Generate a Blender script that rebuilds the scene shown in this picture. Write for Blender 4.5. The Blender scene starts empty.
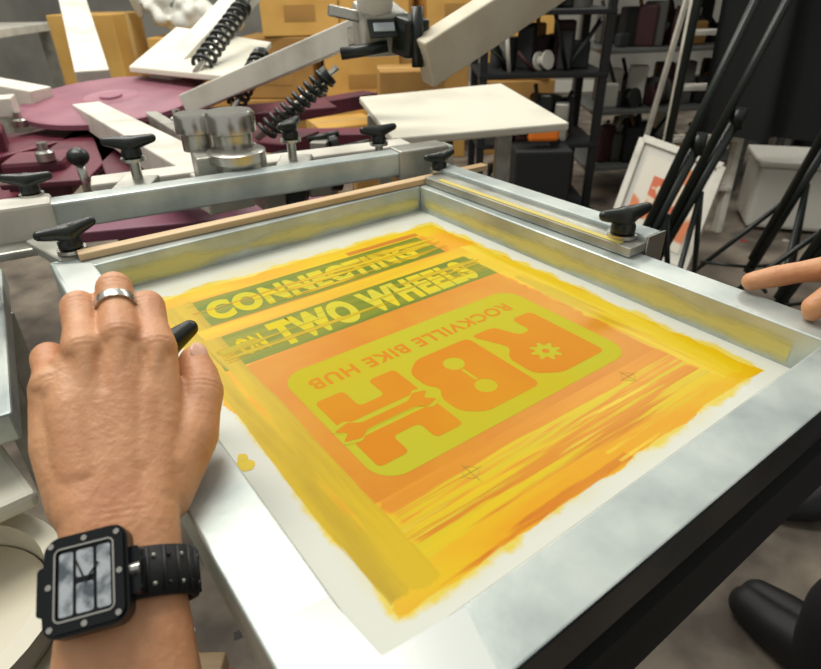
import bpy, bmesh, math, random
from mathutils import Vector, Matrix, Euler
random.seed(7)
SC=bpy.context.scene; COL=bpy.context.collection
V=Vector
def lin(c):
    o=[]
    for x in c[:3]:
        x=x/255.0; o.append(x/12.92 if x<=.04045 else ((x+.055)/1.055)**2.4)
    return (o[0],o[1],o[2],1)
MATS={}
def mat(name,c,rough=.6,metal=0.0,c2=None,scale=8,stretch=(1,1,1),lo=.4,hi=.6,bump=0,bscale=60,sss=0,coat=0,detail=4,c3=None,spec=.5,bdist=.002):
    if name in MATS: return MATS[name]
    m=bpy.data.materials.new(name);m.use_nodes=True;nt=m.node_tree;b=nt.nodes["Principled BSDF"]
    b.inputs["Base Color"].default_value=lin(c);b.inputs["Roughness"].default_value=rough;b.inputs["Metallic"].default_value=metal
    b.inputs["Specular IOR Level"].default_value=spec
    if sss: b.inputs["Subsurface Weight"].default_value=sss;b.inputs["Subsurface Radius"].default_value=(1,.45,.25);b.inputs["Subsurface Scale"].default_value=.005
    if coat: b.inputs["Coat Weight"].default_value=coat;b.inputs["Coat Roughness"].default_value=.15
    tc=nt.nodes.new("ShaderNodeTexCoord");mp=nt.nodes.new("ShaderNodeMapping");mp.inputs["Scale"].default_value=stretch
    nt.links.new(tc.outputs["Object"],mp.inputs[0])
    if c2:
        n=nt.nodes.new("ShaderNodeTexNoise");n.inputs["Scale"].default_value=scale;n.inputs["Detail"].default_value=detail
        nt.links.new(mp.outputs[0],n.inputs["Vector"])
        r=nt.nodes.new("ShaderNodeValToRGB");r.color_ramp.elements[0].position=lo;r.color_ramp.elements[1].position=hi
        r.color_ramp.elements[0].color=lin(c);r.color_ramp.elements[1].color=lin(c2)
        if c3:
            e=r.color_ramp.elements.new(min(.99,hi+.08));e.color=lin(c3)
        nt.links.new(n.outputs["Fac"],r.inputs[0]);nt.links.new(r.outputs[0],b.inputs["Base Color"])
    if bump:
        n2=nt.nodes.new("ShaderNodeTexNoise");n2.inputs["Scale"].default_value=bscale;n2.inputs["Detail"].default_value=6
        nt.links.new(mp.outputs[0],n2.inputs["Vector"])
        bp=nt.nodes.new("ShaderNodeBump");bp.inputs["Strength"].default_value=bump;bp.inputs["Distance"].default_value=bdist
        nt.links.new(n2.outputs["Fac"],bp.inputs["Height"]);nt.links.new(bp.outputs[0],b.inputs["Normal"])
    MATS[name]=m;return m
def inkshader(name,layers,base=None,rough=.36,spec=.22):
    """screen mesh carrying hand-pulled ink: each layer is a ragged, streaky coat over the previous one (object-space coordinates).
    base=None -> the sheet is see-through where no layer covers it"""
    m=bpy.data.materials.new(name);m.use_nodes=True;nt=m.node_tree;N=nt.nodes;Lk=nt.links;b=N["Principled BSDF"]
    b.inputs["Roughness"].default_value=rough;b.inputs["Specular IOR Level"].default_value=spec
    tc=N.new("ShaderNodeTexCoord");sp=N.new("ShaderNodeSeparateXYZ");Lk.new(tc.outputs["Object"],sp.inputs[0])
    def mt(op,a,bb=None,clamp=False):
        q=N.new("ShaderNodeMath");q.operation=op;q.use_clamp=clamp
        for i,x in enumerate((a,bb)):
            if x is None: continue
            if isinstance(x,(int,float)): q.inputs[i].default_value=x
            else: Lk.new(x,q.inputs[i])
        return q.outputs[0]
    cnt=[0]
    def noise(s,det):
        cnt[0]+=1
        q=N.new("ShaderNodeMapping");q.inputs["Scale"].default_value=(s[0],s[1],1);q.inputs["Location"].default_value=(cnt[0]*3.7,cnt[0]*1.9,0);Lk.new(tc.outputs["Object"],q.inputs[0])
        n=N.new("ShaderNodeTexNoise");n.inputs["Scale"].default_value=1;n.inputs["Detail"].default_value=det;n.inputs["Roughness"].default_value=.58;Lk.new(q.outputs[0],n.inputs["Vector"]);return n.outputs["Fac"]
    col=None;alpha=None
    if base:
        r=N.new("ShaderNodeRGB");r.outputs[0].default_value=lin(base);col=r.outputs[0]
    for (x0,y0,x1,y1,soft,ns,amp,thr,sharp,cA,cB,cs,op) in layers:
        x,y=sp.outputs[0],sp.outputs[1]
        ex=mt('MINIMUM',mt('SUBTRACT',x,x0),mt('SUBTRACT',x1,x));ey=mt('MINIMUM',mt('SUBTRACT',y,y0),mt('SUBTRACT',y1,y))
        ed=mt('MINIMUM',mt('DIVIDE',mt('MINIMUM',ex,ey),soft),1.0)
        f=mt('ADD',ed,mt('MULTIPLY',mt('SUBTRACT',noise(ns,5),.5),amp*2))
        f=mt('MULTIPLY',mt('SUBTRACT',f,thr),sharp,True);f=mt('MULTIPLY',f,op)
        rp=N.new("ShaderNodeValToRGB");rp.color_ramp.elements[0].position=.40;rp.color_ramp.elements[1].position=.60
        rp.color_ramp.elements[0].color=lin(cA);rp.color_ramp.elements[1].color=lin(cB);Lk.new(noise(cs,5),rp.inputs[0])
        if col is None: col=rp.outputs[0];alpha=f
        else:
            mx=N.new("ShaderNodeMix");mx.data_type='RGBA';Lk.new(f,mx.inputs[0]);Lk.new(col,mx.inputs[6]);Lk.new(rp.outputs[0],mx.inputs[7]);col=mx.outputs[2]
            if alpha is not None: alpha=mt('MAXIMUM',alpha,f)
    Lk.new(col,b.inputs["Base Color"])
    if alpha is not None: Lk.new(alpha,b.inputs["Alpha"])
    bp=N.new("ShaderNodeBump");bp.inputs["Strength"].default_value=.25;bp.inputs["Distance"].default_value=.0008
    Lk.new(noise((10,90),4),bp.inputs["Height"]);Lk.new(bp.outputs[0],b.inputs["Normal"])
    return m
def link(o,parent=None):
    COL.objects.link(o)
    if parent: o.parent=parent
    return o
def empty(name,loc=(0,0,0),rot=(0,0,0),parent=None):
    o=bpy.data.objects.new(name,None);o.location=loc;o.rotation_euler=rot;o.empty_display_size=.05
    return link(o,parent)
def from_bm(name,bm,m,parent=None,smooth=False,M=None):
    me=bpy.data.meshes.new(name);bm.normal_update();bm.to_mesh(me);bm.free()
    if m: me.materials.append(m)
    if smooth:
        for p in me.polygons:p.use_smooth=True
    o=bpy.data.objects.new(name,me);link(o,parent)
    if M is not None:o.matrix_local=M
    return o
def addbevel(o,w,seg=2):
    if w>0:
        b=o.modifiers.new("bev","BEVEL");b.width=w;b.segments=seg;b.limit_method='ANGLE'
    return o
def frame_from(d,up=V((0,0,1))):
    d=V(d).normalized();up=V(up)
    if abs(d.dot(up))>.98: up=V((0,1,0))
    s=up.cross(d).normalized();u=d.cross(s).normalized()
    return Matrix((( d.x,s.x,u.x),(d.y,s.y,u.y),(d.z,s.z,u.z)))
def box(name,c,s,m,parent=None,rot=(0,0,0),bev=.003,seg=2):
    bm=bmesh.new();bmesh.ops.create_cube(bm,size=1)
    for v in bm.verts: v.co=V((v.co.x*s[0],v.co.y*s[1],v.co.z*s[2]))
    o=from_bm(name,bm,m,parent);o.location=c;o.rotation_euler=rot
    return addbevel(o,min(bev,min(s)*.4),seg)
def beam(name,a,b,w,h,m,parent=None,bev=.003,up=(0,0,1)):
    a=V(a);b=V(b);L=(b-a).length
    bm=bmesh.new();bmesh.ops.create_cube(bm,size=1)
    for v in bm.verts: v.co=V((v.co.x*L,v.co.y*w,v.co.z*h))
    M=frame_from(b-a,up).to_4x4();M.translation=(a+b)/2
    o=from_bm(name,bm,m,parent,M=M);return addbevel(o,min(bev,w*.4,h*.4))
def cyl(name,a,b,r,m,parent=None,r2=None,n=32,bev=.0,smooth=True):
    a=V(a);b=V(b);L=(b-a).length
    bm=bmesh.new();bmesh.ops.create_cone(bm,cap_ends=True,segments=n,radius1=r,radius2=r if r2 is None else r2,depth=L)
    q=(b-a).to_track_quat('Z','Y');M=q.to_matrix().to_4x4();M.translation=(a+b)/2
    o=from_bm(name,bm,m,parent,M=M)
    for p in o.data.polygons:
        p.use_smooth=len(p.vertices)==4
    if bev: addbevel(o,bev,2)
    return o
def lathe(name,prof,m,parent=None,loc=(0,0,0),n=48,rot=(0,0,0),smooth=True):
    bm=bmesh.new();rings=[]
    for r,z in prof:
        rings.append([bm.verts.new((r*math.cos(2*math.pi*i/n),r*math.sin(2*math.pi*i/n),z)) for i in range(n)])
    for a,b in zip(rings,rings[1:]):
        for i in range(n):
            bm.faces.new((a[i],a[(i+1)%n],b[(i+1)%n],b[i]))
    if prof[0][0]>1e-5 and prof[0]!=prof[-1]: bm.faces.new(list(reversed(rings[0])))
    if prof[-1][0]>1e-5 and prof[0]!=prof[-1]: bm.faces.new(rings[-1])
    bmesh.ops.remove_doubles(bm,verts=bm.verts,dist=1e-6)
    bmesh.ops.recalc_face_normals(bm,faces=bm.faces)
    o=from_bm(name,bm,m,parent,smooth=False);o.location=loc;o.rotation_euler=rot
    if smooth:
        for p in o.data.polygons:p.use_smooth=len(p.vertices)<=4
        e=o.modifiers.new("es","EDGE_SPLIT");e.split_angle=.7
    return o
def sph(name,c,s,m,parent=None,rot=(0,0,0)):
    bm=bmesh.new();bmesh.ops.create_uvsphere(bm,u_segments=24,v_segments=14,radius=1)
    for v in bm.verts:v.co=V((v.co.x*s[0],v.co.y*s[1],v.co.z*s[2]))
    o=from_bm(name,bm,m,parent,smooth=True);o.location=c;o.rotation_euler=rot;return o
def poly(name,pts,z,m,parent=None,th=0,holes=None):
    cu=bpy.data.curves.new(name,"CURVE");cu.dimensions='2D';cu.fill_mode='BOTH'
    for P in [pts]+(holes or []):
        s=cu.splines.new('POLY');s.points.add(len(P)-1)
        for i,p in enumerate(P): s.points[i].co=(p[0],p[1],0,1)
        s.use_cyclic_u=True
    if th: cu.extrude=th/2
    t=bpy.data.objects.new("tmp",cu);COL.objects.link(t)
    dg=bpy.context.evaluated_depsgraph_get();me=bpy.data.meshes.new_from_object(t.evaluated_get(dg))
    bpy.data.objects.remove(t);me.name=name;me.materials.clear();me.materials.append(m)
    o=bpy.data.objects.new(name,me);link(o,parent);o.location=(0,0,z);return o
def rrect(x0,y0,x1,y1,r,n=8):
    P=[]
    for cx,cy,a0 in ((x1-r,y1-r,0),(x0+r,y1-r,90),(x0+r,y0+r,180),(x1-r,y0+r,270)):
        for i in range(n+1):
            a=math.radians(a0+90*i/n);P.append((cx+r*math.cos(a),cy+r*math.sin(a)))
    return P
def fillet(P,r,n=6):
    Q=[];k=len(P)
    for i in range(k):
        p=V((*P[i],0));a=V((*P[i-1],0));c=V((*P[(i+1)%k],0))
        la=(a-p).length;lc=(c-p).length;rr=min(r,la*.48,lc*.48)
        s=p+(a-p).normalized()*rr;e=p+(c-p).normalized()*rr
        for j in range(n+1):
            t=j/n;q=s*(1-t)**2+p*2*t*(1-t)+e*t*t;Q.append((q.x,q.y))
    return Q
def text(name,s,x0,y0,w,h,z,m,parent,flip=False,bold=.02,shear=0,sp=1.08):
    cu=bpy.data.curves.new(name,"FONT");cu.body=s;cu.size=1;cu.offset=bold;cu.shear=shear;cu.space_character=sp
    t=bpy.data.objects.new("tmp",cu);COL.objects.link(t)
    dg=bpy.context.evaluated_depsgraph_get();me=bpy.data.meshes.new_from_object(t.evaluated_get(dg));bpy.data.objects.remove(t)
    xs=[v.co.x for v in me.vertices];ys=[v.co.y for v in me.vertices]
    for v in me.vertices:
        a=(v.co.x-min(xs))/(max(xs)-min(xs));b=(v.co.y-min(ys))/(max(ys)-min(ys))
        if flip:a=1-a;b=1-b
        v.co=V((x0+a*w,y0+b*h,0))
    me.materials.clear();me.materials.append(m);me.name=name
    o=bpy.data.objects.new(name,me);link(o,parent);o.location=(0,0,z);return o
def blob(name,chains,voxel,iters,m,parent=None):
    bm=bmesh.new()
    for ch in chains:
        for i,(p,r) in enumerate(ch):
            p=V(p);bmesh.ops.create_icosphere(bm,subdivisions=3,radius=r,matrix=Matrix.Translation(p))
            if i:
                q,rq=ch[i-1];q=V(q);L=(p-q).length
                if L>1e-5:
                    M=(p-q).to_track_quat('Z','Y').to_matrix().to_4x4();M.translation=(p+q)/2
                    bmesh.ops.create_cone(bm,cap_ends=True,segments=28,radius1=rq,radius2=r,depth=L,matrix=M)
    me=bpy.data.meshes.new(name);bm.to_mesh(me);bm.free()
    t=bpy.data.objects.new("tmp",me);COL.objects.link(t)
    rm=t.modifiers.new("r","REMESH");rm.mode='VOXEL';rm.voxel_size=voxel
    s=t.modifiers.new("s","SMOOTH");s.factor=.5;s.iterations=iters
    dg=bpy.context.evaluated_depsgraph_get();me2=bpy.data.meshes.new_from_object(t.evaluated_get(dg))
    bpy.data.objects.remove(t)
    me2.name=name;me2.materials.clear();me2.materials.append(m)
    for p in me2.polygons:p.use_smooth=True
    o=bpy.data.objects.new(name,me2);link(o,parent);return o
def crease(o,items):
    """press shallow skin folds into a hand mesh: (centre, finger axis, half-length, depth)"""
    me=o.data;me.update();nr=[v.normal.copy() for v in me.vertices]
    for v,nm in zip(me.vertices,nr):
        d=0
        for c,ax,R,dp in items:
            r=v.co-c
            if r.length>R: continue
            a=r.dot(ax);fall=1-(r.length/R)**2
            d+=dp*fall*(math.exp(-(a/.0011)**2)+.7*math.exp(-((a-.0034)/.0010)**2)+.7*math.exp(-((a+.0034)/.0010)**2))
        if d: v.co-=nm*d
    me.update()
def coil(name,a,b,R,r,turns,m,parent):
    a=V(a);b=V(b);M=(b-a).to_track_quat('Z','Y').to_matrix();L=(b-a).length
    cu=bpy.data.curves.new(name,"CURVE");cu.dimensions='3D';cu.bevel_depth=r;cu.bevel_resolution=2
    n=turns*14;s=cu.splines.new('POLY');s.points.add(n)
    for i in range(n+1):
        t=i/n*turns*2*math.pi;p=a+M@V((R*math.cos(t),R*math.sin(t),L*i/n));s.points[i].co=(*p,1)
    cu.materials.append(m);o=bpy.data.objects.new(name,cu);return link(o,parent)

# ---------------- materials
ALU=mat("aluminium_brushed",(202,210,204),.36,.4,c2=(164,174,172),scale=16,lo=.38,hi=.66,bump=.08,bscale=90,detail=7)
ALU_D=mat("aluminium_worn",(184,184,174),.42,.55,c2=(142,142,132),scale=20,lo=.4,hi=.75,bump=.1)
ALU_S=mat("frame_side_painted_reflection",(52,60,66),.3,.5,c2=(34,38,44),scale=12)  # aluminium side with its dark reflection painted into the base colour
STEEL=mat("steel_polished",(190,188,180),.25,.9)
WHITEP=mat("white_painted_steel",(216,212,200),.5,0,c2=(182,178,164),scale=12,lo=.45,hi=.8)
MAROON=mat("maroon_paint",(108,42,58),.45,0,c2=(72,25,39),scale=5,lo=.4,hi=.7)
PINK=mat("carousel_top_pink",(156,102,116),.5,0,c2=(134,82,98),scale=10,lo=.35,hi=.7)
BLACK=mat("black_plastic",(24,31,27),.35)
BLACKM=mat("black_matte",(20,22,23),.8)
RUBBER=mat("black_rubber",(24,25,27),.6,bump=.1,bscale=200)
WOOD=mat("raw_wood",(214,188,150),.65,0,c2=(192,160,118),scale=6,stretch=(1,14,14),lo=.35,hi=.7)
CARD=mat("cardboard",(206,164,88),.8,0,c2=(186,142,70),scale=3,lo=.4,hi=.7)
CARD2=mat("cardboard_dark",(166,126,66),.8,0,c2=(140,104,52),scale=3,lo=.4,hi=.7)
TAPE=mat("packing_tape",(216,190,130),.4)
CONC=mat("concrete_floor",(140,129,114),.75,0,c2=(80,72,64),scale=5,lo=.38,hi=.66,bump=.2,bscale=30,detail=10)
WALL=mat("wall_paint",(164,162,154),.8,0,c2=(134,132,126),scale=1.5)
PLATEN=mat("platen_white",(220,217,200),.45,0,c2=(198,193,176),scale=5,lo=.5,hi=.8)
ORANGE=mat("orange_emulsion",(204,128,4),.5,0,c2=(206,142,8),scale=9,lo=.42,hi=.75,spec=.12)
LIME=mat("lime_open_mesh",(184,178,34),.55,0,c2=(190,174,22),scale=8,spec=.12)
LTXT=mat("slogan_letters",(198,188,52),.55,0,c2=(212,190,26),scale=6,stretch=(1,6,1),spec=.12)
SKIN=mat("skin",(220,164,120),.48,0,c2=(200,138,98),scale=30,lo=.36,hi=.70,sss=.16,bump=.55,bscale=240,bdist=.0012)
NAIL=mat("nail",(232,184,156),.3)
SHIRT=mat("dark_shirt_fabric",(34,38,46),.9)
TROUS=mat("black_trousers",(13,13,15),.9,bump=.2,bscale=150)
SHOE=mat("shoe_leather",(16,16,18),.55)
HAIR=mat("dark_hair",(28,20,16),.7)
WHITE=mat("white_plastic",(214,212,202),.5)
CREAM=mat("cream_plastic",(222,216,196),.4)
PRINTP=mat("poster_print",(220,214,198),.5,0,c2=(212,122,68),scale=7,lo=.5,hi=.56,detail=2)
GREENB=mat("green_board",(40,80,48),.7)
MAG=mat("magenta_board",(190,116,160),.6)
ORP=mat("orange_plastic",(230,122,34),.5)

# ---------------- room
box("floor",(0,2,-.025),(13,13,.05),CONC,bev=0)
box("wall_back",(0,7.2,1.6),(12,.1,3.2),WALL,bev=0)
box("wall_left",(-6,2,1.6),(.1,11,3.2),WALL,bev=0)
box("wall_right",(5,2,1.6),(.1,11,3.2),WALL,bev=0)
box("baseboard_back",(0,7.14,.06),(12,.03,.12),WHITE)
bm=bmesh.new()
for i in range(560):
    x=random.uniform(-1,3);y=random.uniform(.3,5);r=random.uniform(.002,.012) if i<500 else random.uniform(.012,.03);n=9
    vs=[bm.verts.new((x+r*random.uniform(.6,1.3)*math.cos(2*math.pi*k/n),y+r*random.uniform(.6,1.3)*math.sin(2*math.pi*k/n),.0012)) for k in range(n)]
    f=bm.faces.new(vs);f.material_index=random.choice([0,0,1,2,2,3])
o=from_bm("floor_paint_specks",bm,mat("speck_white",(190,184,170),.6))
for nm,c in (("speck_red",(150,40,46)),("speck_dark",(44,40,38)),("speck_blue",(70,96,130))): o.data.materials.append(mat(nm,c,.6))

# ---------------- printing screen
YAW=math.radians(36.22)
SCR=empty("printing_screen",(-.0237,.0958,.875),(0,0,YAW))
W,L,b,h=.508,.61,.038,.038
def mitre(name,p,side=None):
    bm=bmesh.new();t=[bm.verts.new((x,y,0)) for x,y in p];d=[bm.verts.new((x,y,-h)) for x,y in p]
    bm.faces.new(t);bm.faces.new(list(reversed(d)))
    for i in range(4):
        f=bm.faces.new((t[i],d[i],d[(i+1)%4],t[(i+1)%4]))
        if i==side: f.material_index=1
    bmesh.ops.recalc_face_normals(bm,faces=bm.faces)
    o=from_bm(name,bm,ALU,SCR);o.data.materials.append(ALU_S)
    return addbevel(o,.0018,3)
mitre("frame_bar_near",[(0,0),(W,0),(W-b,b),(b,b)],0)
mitre("frame_bar_right",[(W,0),(W,L),(W-b,L-b),(W-b,b)])
mitre("frame_bar_far",[(W,L),(0,L),(b,L-b),(W-b,L-b)])
mitre("frame_bar_left",[(0,L),(0,0),(b,b),(b,L-b)])
zm=-.0355
YL=(218,184,0);YD=(220,158,2);OR=(204,128,6);OR2=(216,146,26)
GA=(100,120,6);GB=(138,138,8)
LAY=[
 (.040,.040,.470,.572,.03,(10,10),.9,.75,2.0,(218,208,150),(206,198,142),(6,6),.5),
 (.056,.056,.466,.538,.020,(26,26),.9,.50,4.0,(224,202,66),(218,192,36),(20,20),.9),
 (.062,.062,.455,.526,.014,(16,34),.8,.48,10.0,YL,YD,(5,16),1),
 (.092,.078,.425,.506,.020,(3,46),.9,.60,5.0,OR,OR2,(3,34),1),
 (.100,.143,.408,.347,.002,(20,20),.0,.50,6.0,(204,128,4),(206,142,8),(9,9),1),
 (.084,.347,.424,.411,.004,(9,60),.5,.45,7.0,GA,GB,(4,40),1),
 (.092,.431,.405,.496,.004,(9,60),.6,.45,7.0,GA,GB,(4,40),1),
 (.300,.494,.412,.508,.004,(20,20),.4,.45,6.0,(186,104,16),(202,124,14),(9,9),.9),
 (.072,.064,.440,.148,.018,(3.2,66),1.7,.98,5,YL,(202,184,12),(4,44),1),
 (.080,.070,.440,.142,.018,(4.5,95),1.7,1.18,6,(190,164,0),(228,204,56),(4,44),.9),
 (.082,.062,.28,.086,.010,(7,50),1.1,.88,5,(200,112,8),(208,134,14),(6,30),.95),
 (.25,.060,.445,.10,.012,(4,60),1.6,1.02,5,(230,208,66),YL,(4,40),.9),
 (.402,.072,.455,.440,.014,(60,5),1.0,.60,6,(224,198,60),YL,(34,4),.95),
 (.392,.10,.442,.340,.012,(80,5),1.2,1.08,6,(192,168,10),(204,144,10),(34,4),.8),
 (.062,.070,.112,.505,.012,(70,3.5),1.1,.64,6,(204,172,0),(182,152,2),(50,4),1),
 (.085,.405,.428,.436,.008,(5,60),.8,.50,7,YL,(216,166,20),(4,50),1),
]
PM=inkshader("inked_screen_mesh",LAY,base=(214,216,206))
poly("mesh_fabric",[(b*.9,b*.9),(W-b*.9,b*.9),(W-b*.9,L-b*.9),(b*.9,L-b*.9)],zm,PM,SCR)
dz=.00008
poly("logo_panel",rrect(.118,.154,.388,.312,.022),zm+dz,LIME,SCR)
text("slogan_line_far","CONNECTING",.112,.440,.262,.044,zm+dz,LTXT,SCR,bold=.06,shear=.12,sp=1.15)
text("slogan_line_near","TWO WHEELS",.146,.354,.246,.050,zm+dz,LTXT,SCR,bold=.065,shear=.12,sp=1.15)
text("slogan_word_small","ON",.110,.362,.026,.032,zm+dz,LTXT,SCR,bold=.04)
SM=inkshader("ink_smear",[
 (.086,.425,.43,.505,.014,(3,70),1.2,1.10,6.0,YL,(212,166,14),(3,50),.9),
 (.33,.43,.43,.50,.03,(4,60),1.0,.90,6.0,(214,186,26),YL,(3,50),.8),
 (.075,.340,.43,.412,.02,(3,90),1.3,1.06,6.0,(192,176,10),YL,(3,50),.75),
 (.075,.35,.15,.41,.02,(4,60),1.2,1.0,5.0,(190,174,4),YL,(3,50),.75)])
poly("ink_smear_film",[(.07,.33),(.44,.33),(.44,.51),(.07,.51)],zm+dz*3,SM,SCR)
def LG(P): return [(.381-x*1.02,.306-y) for x,y in P]
def circ(cx,cy,r,n=24,gear=0):
    return [(cx+(r*(1+gear*(1 if (i//2)%2 else -1)))*math.cos(2*math.pi*i/n),cy+(r*(1+gear*(1 if (i//2)%2 else -1)))*math.sin(2*math.pi*i/n)) for i in range(n)]
zl=zm+dz*2
def sh(P,dx,dy=.044): return [(x+dx,y+dy) for x,y in P]
R_=fillet([(0,0),(0,.092),(.056,.092),(.076,.078),(.076,.048),(.062,.036),(.078,0),(.050,0),(.040,.026),(.026,.026),(.026,0)],.007)
poly("logo_letter_r",LG(sh(R_,.010)),zl,ORANGE,SCR,holes=[LG(sh(circ(.042,.060,.0120,32,.2),.010))])
poly("logo_letter_r_gear_hub",LG(sh(circ(.042,.060,.0035),.010)),zl,ORANGE,SCR)
B_=fillet([(0,0),(0,.092),(.060,.092),(.076,.078),(.076,.056),(.068,.046),(.076,.036),(.076,.014),(.060,0)],.008)
poly("logo_letter_b",LG(sh(B_,.092)),zl,ORANGE,SCR,holes=[LG(sh(circ(.037,.066,.0095),.092)),LG(sh(circ(.037,.025,.0095),.092)),LG(sh(rrect(.0355,.036,.0385,.055,.001),.092))])
H1=fillet([(0,0),(0,.038),(.076,.038),(.076,0),(.050,0),(.050,.025),(.026,.025),(.026,0)],.005)
H2=fillet([(0,.058),(0,.092),(.026,.092),(.026,.071),(.050,.071),(.050,.092),(.076,.092),(.076,.058)],.005)
poly("logo_letter_h_low",LG(sh(H1,.175)),zl,ORANGE,SCR);poly("logo_letter_h_high",LG(sh(H2,.175)),zl,ORANGE,SCR)
wr=[(-.004,.041),(.008,.037),(.016,.0435),(.060,.0435),(.068,.037),(.082,.041),(.074,.048),(.082,.055),(.068,.059),(.060,.0525),(.016,.0525),(.008,.059),(-.004,.055),(.004,.048)]
def sc(P,k,c): return [(c[0]+(x-c[0])*k[0],c[1]+(y-c[1])*k[1]) for x,y in P]
poly("logo_wrench_outline",LG(sh(fillet(sc(wr,(1.07,1.3),(.039,.048)),.004),.175)),zl+dz,LIME,SCR)
poly("logo_wrench",LG(sh(fillet(wr,.003),.175)),zl+dz*2,ORANGE,SCR)
text("logo_subtitle","ROCKVILLE BIKE HUB",.134,.276,.228,.0165,zl,ORANGE,SCR,flip=True,bold=.03,sp=1.12)
REG=mat("registration_line",(176,146,30),.5)
for i,(x,y) in enumerate(((.172,.128),(.352,.132))):
    poly("registration_ring_%d"%i,circ(x,y,.006),zm+dz*2,REG,SCR,holes=[circ(x,y,.0056)])
    poly("registration_cross_a_%d"%i,[(x-.010,y-.0002),(x+.010,y-.0002),(x+.010,y+.0002),(x-.010,y+.0002)],zm+dz*3,REG,SCR)
    poly("registration_cross_b_%d"%i,[(x-.0002,y-.010),(x+.0002,y-.010),(x+.0002,y+.010),(x-.0002,y+.010)],zm+dz*4,REG,SCR)
SPL=mat("ink_splotch_yellow",(216,188,8),.4,spec=.3)
for i,(x,y,r) in enumerate(((.0530,.229,.007),(.054,.238,.004))):
    poly("ink_splotch_%d"%i,fillet([(x+r*random.uniform(.6,1.3)*math.cos(a*.6),y+r*random.uniform(.6,1.3)*math.sin(a*.6)) for a in range(10)],.003,4),zm+dz*(2+i),SPL,SCR)
def wallskin(name,ax,c0,c1,z0,z1,pos):
    bm=bmesh.new();vs=[]
    for t,z in ((c0,z0),(c1,z0),(c1,z1),(c0,z1)): vs.append(bm.verts.new((t,pos,z) if ax=='x' else (pos,t,z)))
    bm.faces.new(vs);m=bpy.data.materials.new(name);m.use_nodes=True;nt=m.node_tree;bb=nt.nodes["Principled BSDF"];bb.inputs["Base Color"].default_value=lin((236,224,132));bb.inputs["Roughness"].default_value=.4
    tc=nt.nodes.new("ShaderNodeTexCoord");n=nt.nodes.new("ShaderNodeTexNoise");n.inputs["Scale"].default_value=9;n.inputs["Detail"].default_value=5
    sp=nt.nodes.new("ShaderNodeSeparateXYZ");nt.links.new(tc.outputs["Generated"],sp.inputs[0]);nt.links.new(tc.outputs["Object"],n.inputs["Vector"])
    a=nt.nodes.new("ShaderNodeMath");a.operation='ABSOLUTE';s1=nt.nodes.new("ShaderNodeMath");s1.operation='SUBTRACT';s1.inputs[1].default_value=.4;nt.links.new(sp.outputs[2],s1.inputs[0]);nt.links.new(s1.outputs[0],a.inputs[0])
    q=nt.nodes.new("ShaderNodeMath");q.operation='SUBTRACT';nt.links.new(n.outputs["Fac"],q.inputs[0]);nt.links.new(a.outputs[0],q.inputs[1])
    r=nt.nodes.new("ShaderNodeMath");r.operation='MULTIPLY_ADD';r.inputs[1].default_value=3.0;r.inputs[2].default_value=-.3;r.use_clamp=True;nt.links.new(q.outputs[0],r.inputs[0])
    k=nt.nodes.new("ShaderNodeMath");k.operation='MULTIPLY';k.inputs[1].default_value=.75;nt.links.new(r.outputs[0],k.inputs[0]);nt.links.new(k.outputs[0],bb.inputs["Alpha"])
    from_bm(name,bm,m,SCR)
wallskin("ink_stain_far",'x',.045,.465,-.034,-.004,L-b-.0004)
wallskin("ink_stain_right",'y',.06,.56,-.034,-.004,W-b-.0004)
TP=mat("clear_tape",(218,224,218),.25,0,coat=.4)
poly("tape_corner",[(.002,.006),(.075,.002),(.085,.036),(.04,.04),(.036,.08),(.004,.085)],.0003,TP,SCR,th=.0003)
poly("tape_far",[(.004,.50),(.036,.50),(.036,.58),(.004,.60)],.0003,TP,SCR,th=.0003)

ST=empty("wooden_stick",(-.0237,.0958,.875),(0,0,YAW))
beam("stick_body",(.028,.598,.0045),(.60,.579,.0045),.016,.008,WOOD,ST,bev=.0012)
CB=empty("side_clamp_bar",(-.0237,.0958,.875),(0,0,YAW))
beam("clamp_channel",(.527,.235,-.008),(.525,.60,-.008),.03,.05,ALU,CB)
beam("clamp_flange",(.50,.235,.006),(.495,.575,.006),.03,.010,ALU_D,CB,bev=.001)
beam("clamp_stain",(.4905,.25,.0115),(.4875,.55,.0115),.008,.001,mat("dried_ink",(206,190,100),.5),CB,bev=0)
box("clamp_end_cap",(.5275,.234,-.008),(.032,.003,.052),STEEL,CB)

def tknob(par,name,loc,ang=0,s=1.0,foot=.03):
    e=empty(name,loc,(0,0,ang),par)
    blob(name+"_handle",[[((-.029*s,0,.003*s),.006*s),((-.012*s,0,0),.0085*s),((0,0,-.003*s),.012*s),((.012*s,0,0),.0085*s),((.029*s,0,.003*s),.006*s)]],.0018,3,BLACK,e)
    lathe(name+"_skirt",[(.009*s,-.004),(.013*s,-.012*s),(.013*s,-.018*s),(.009*s,-.020*s)],BLACK,e)
    lathe(name+"_washer",[(0,-.020*s),(.016*s,-.020*s),(.016*s,-.024*s),(.007*s,-.024*s),(.007*s,-.020*s-foot)],STEEL,e)
PR=empty("screen_printing_press")
tknob(PR,"knob_a",(-.37,.815,.948),.3,1.0,.035)
tknob(PR,"knob_b",(-.452,.705,.932),.2,.85,.03)
tknob(PR,"knob_c",(-.172,.905,.948),1.3,.95,.04)
tknob(PR,"knob_d",(-.044,.945,.930),.5,.9,.03)
tknob(PR,"knob_e",(-.368,.61,.902),.9,.95,.012)
tknob(CB,"knob_f",(.515,.585,.032),.1,.85,.008)
tknob(CB,"knob_g",(.507,.262,.036),-.2,1.0,.012)
tknob(PR,"knob_h",(-.178,.353,.909),1.0,1.05,.014)

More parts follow.
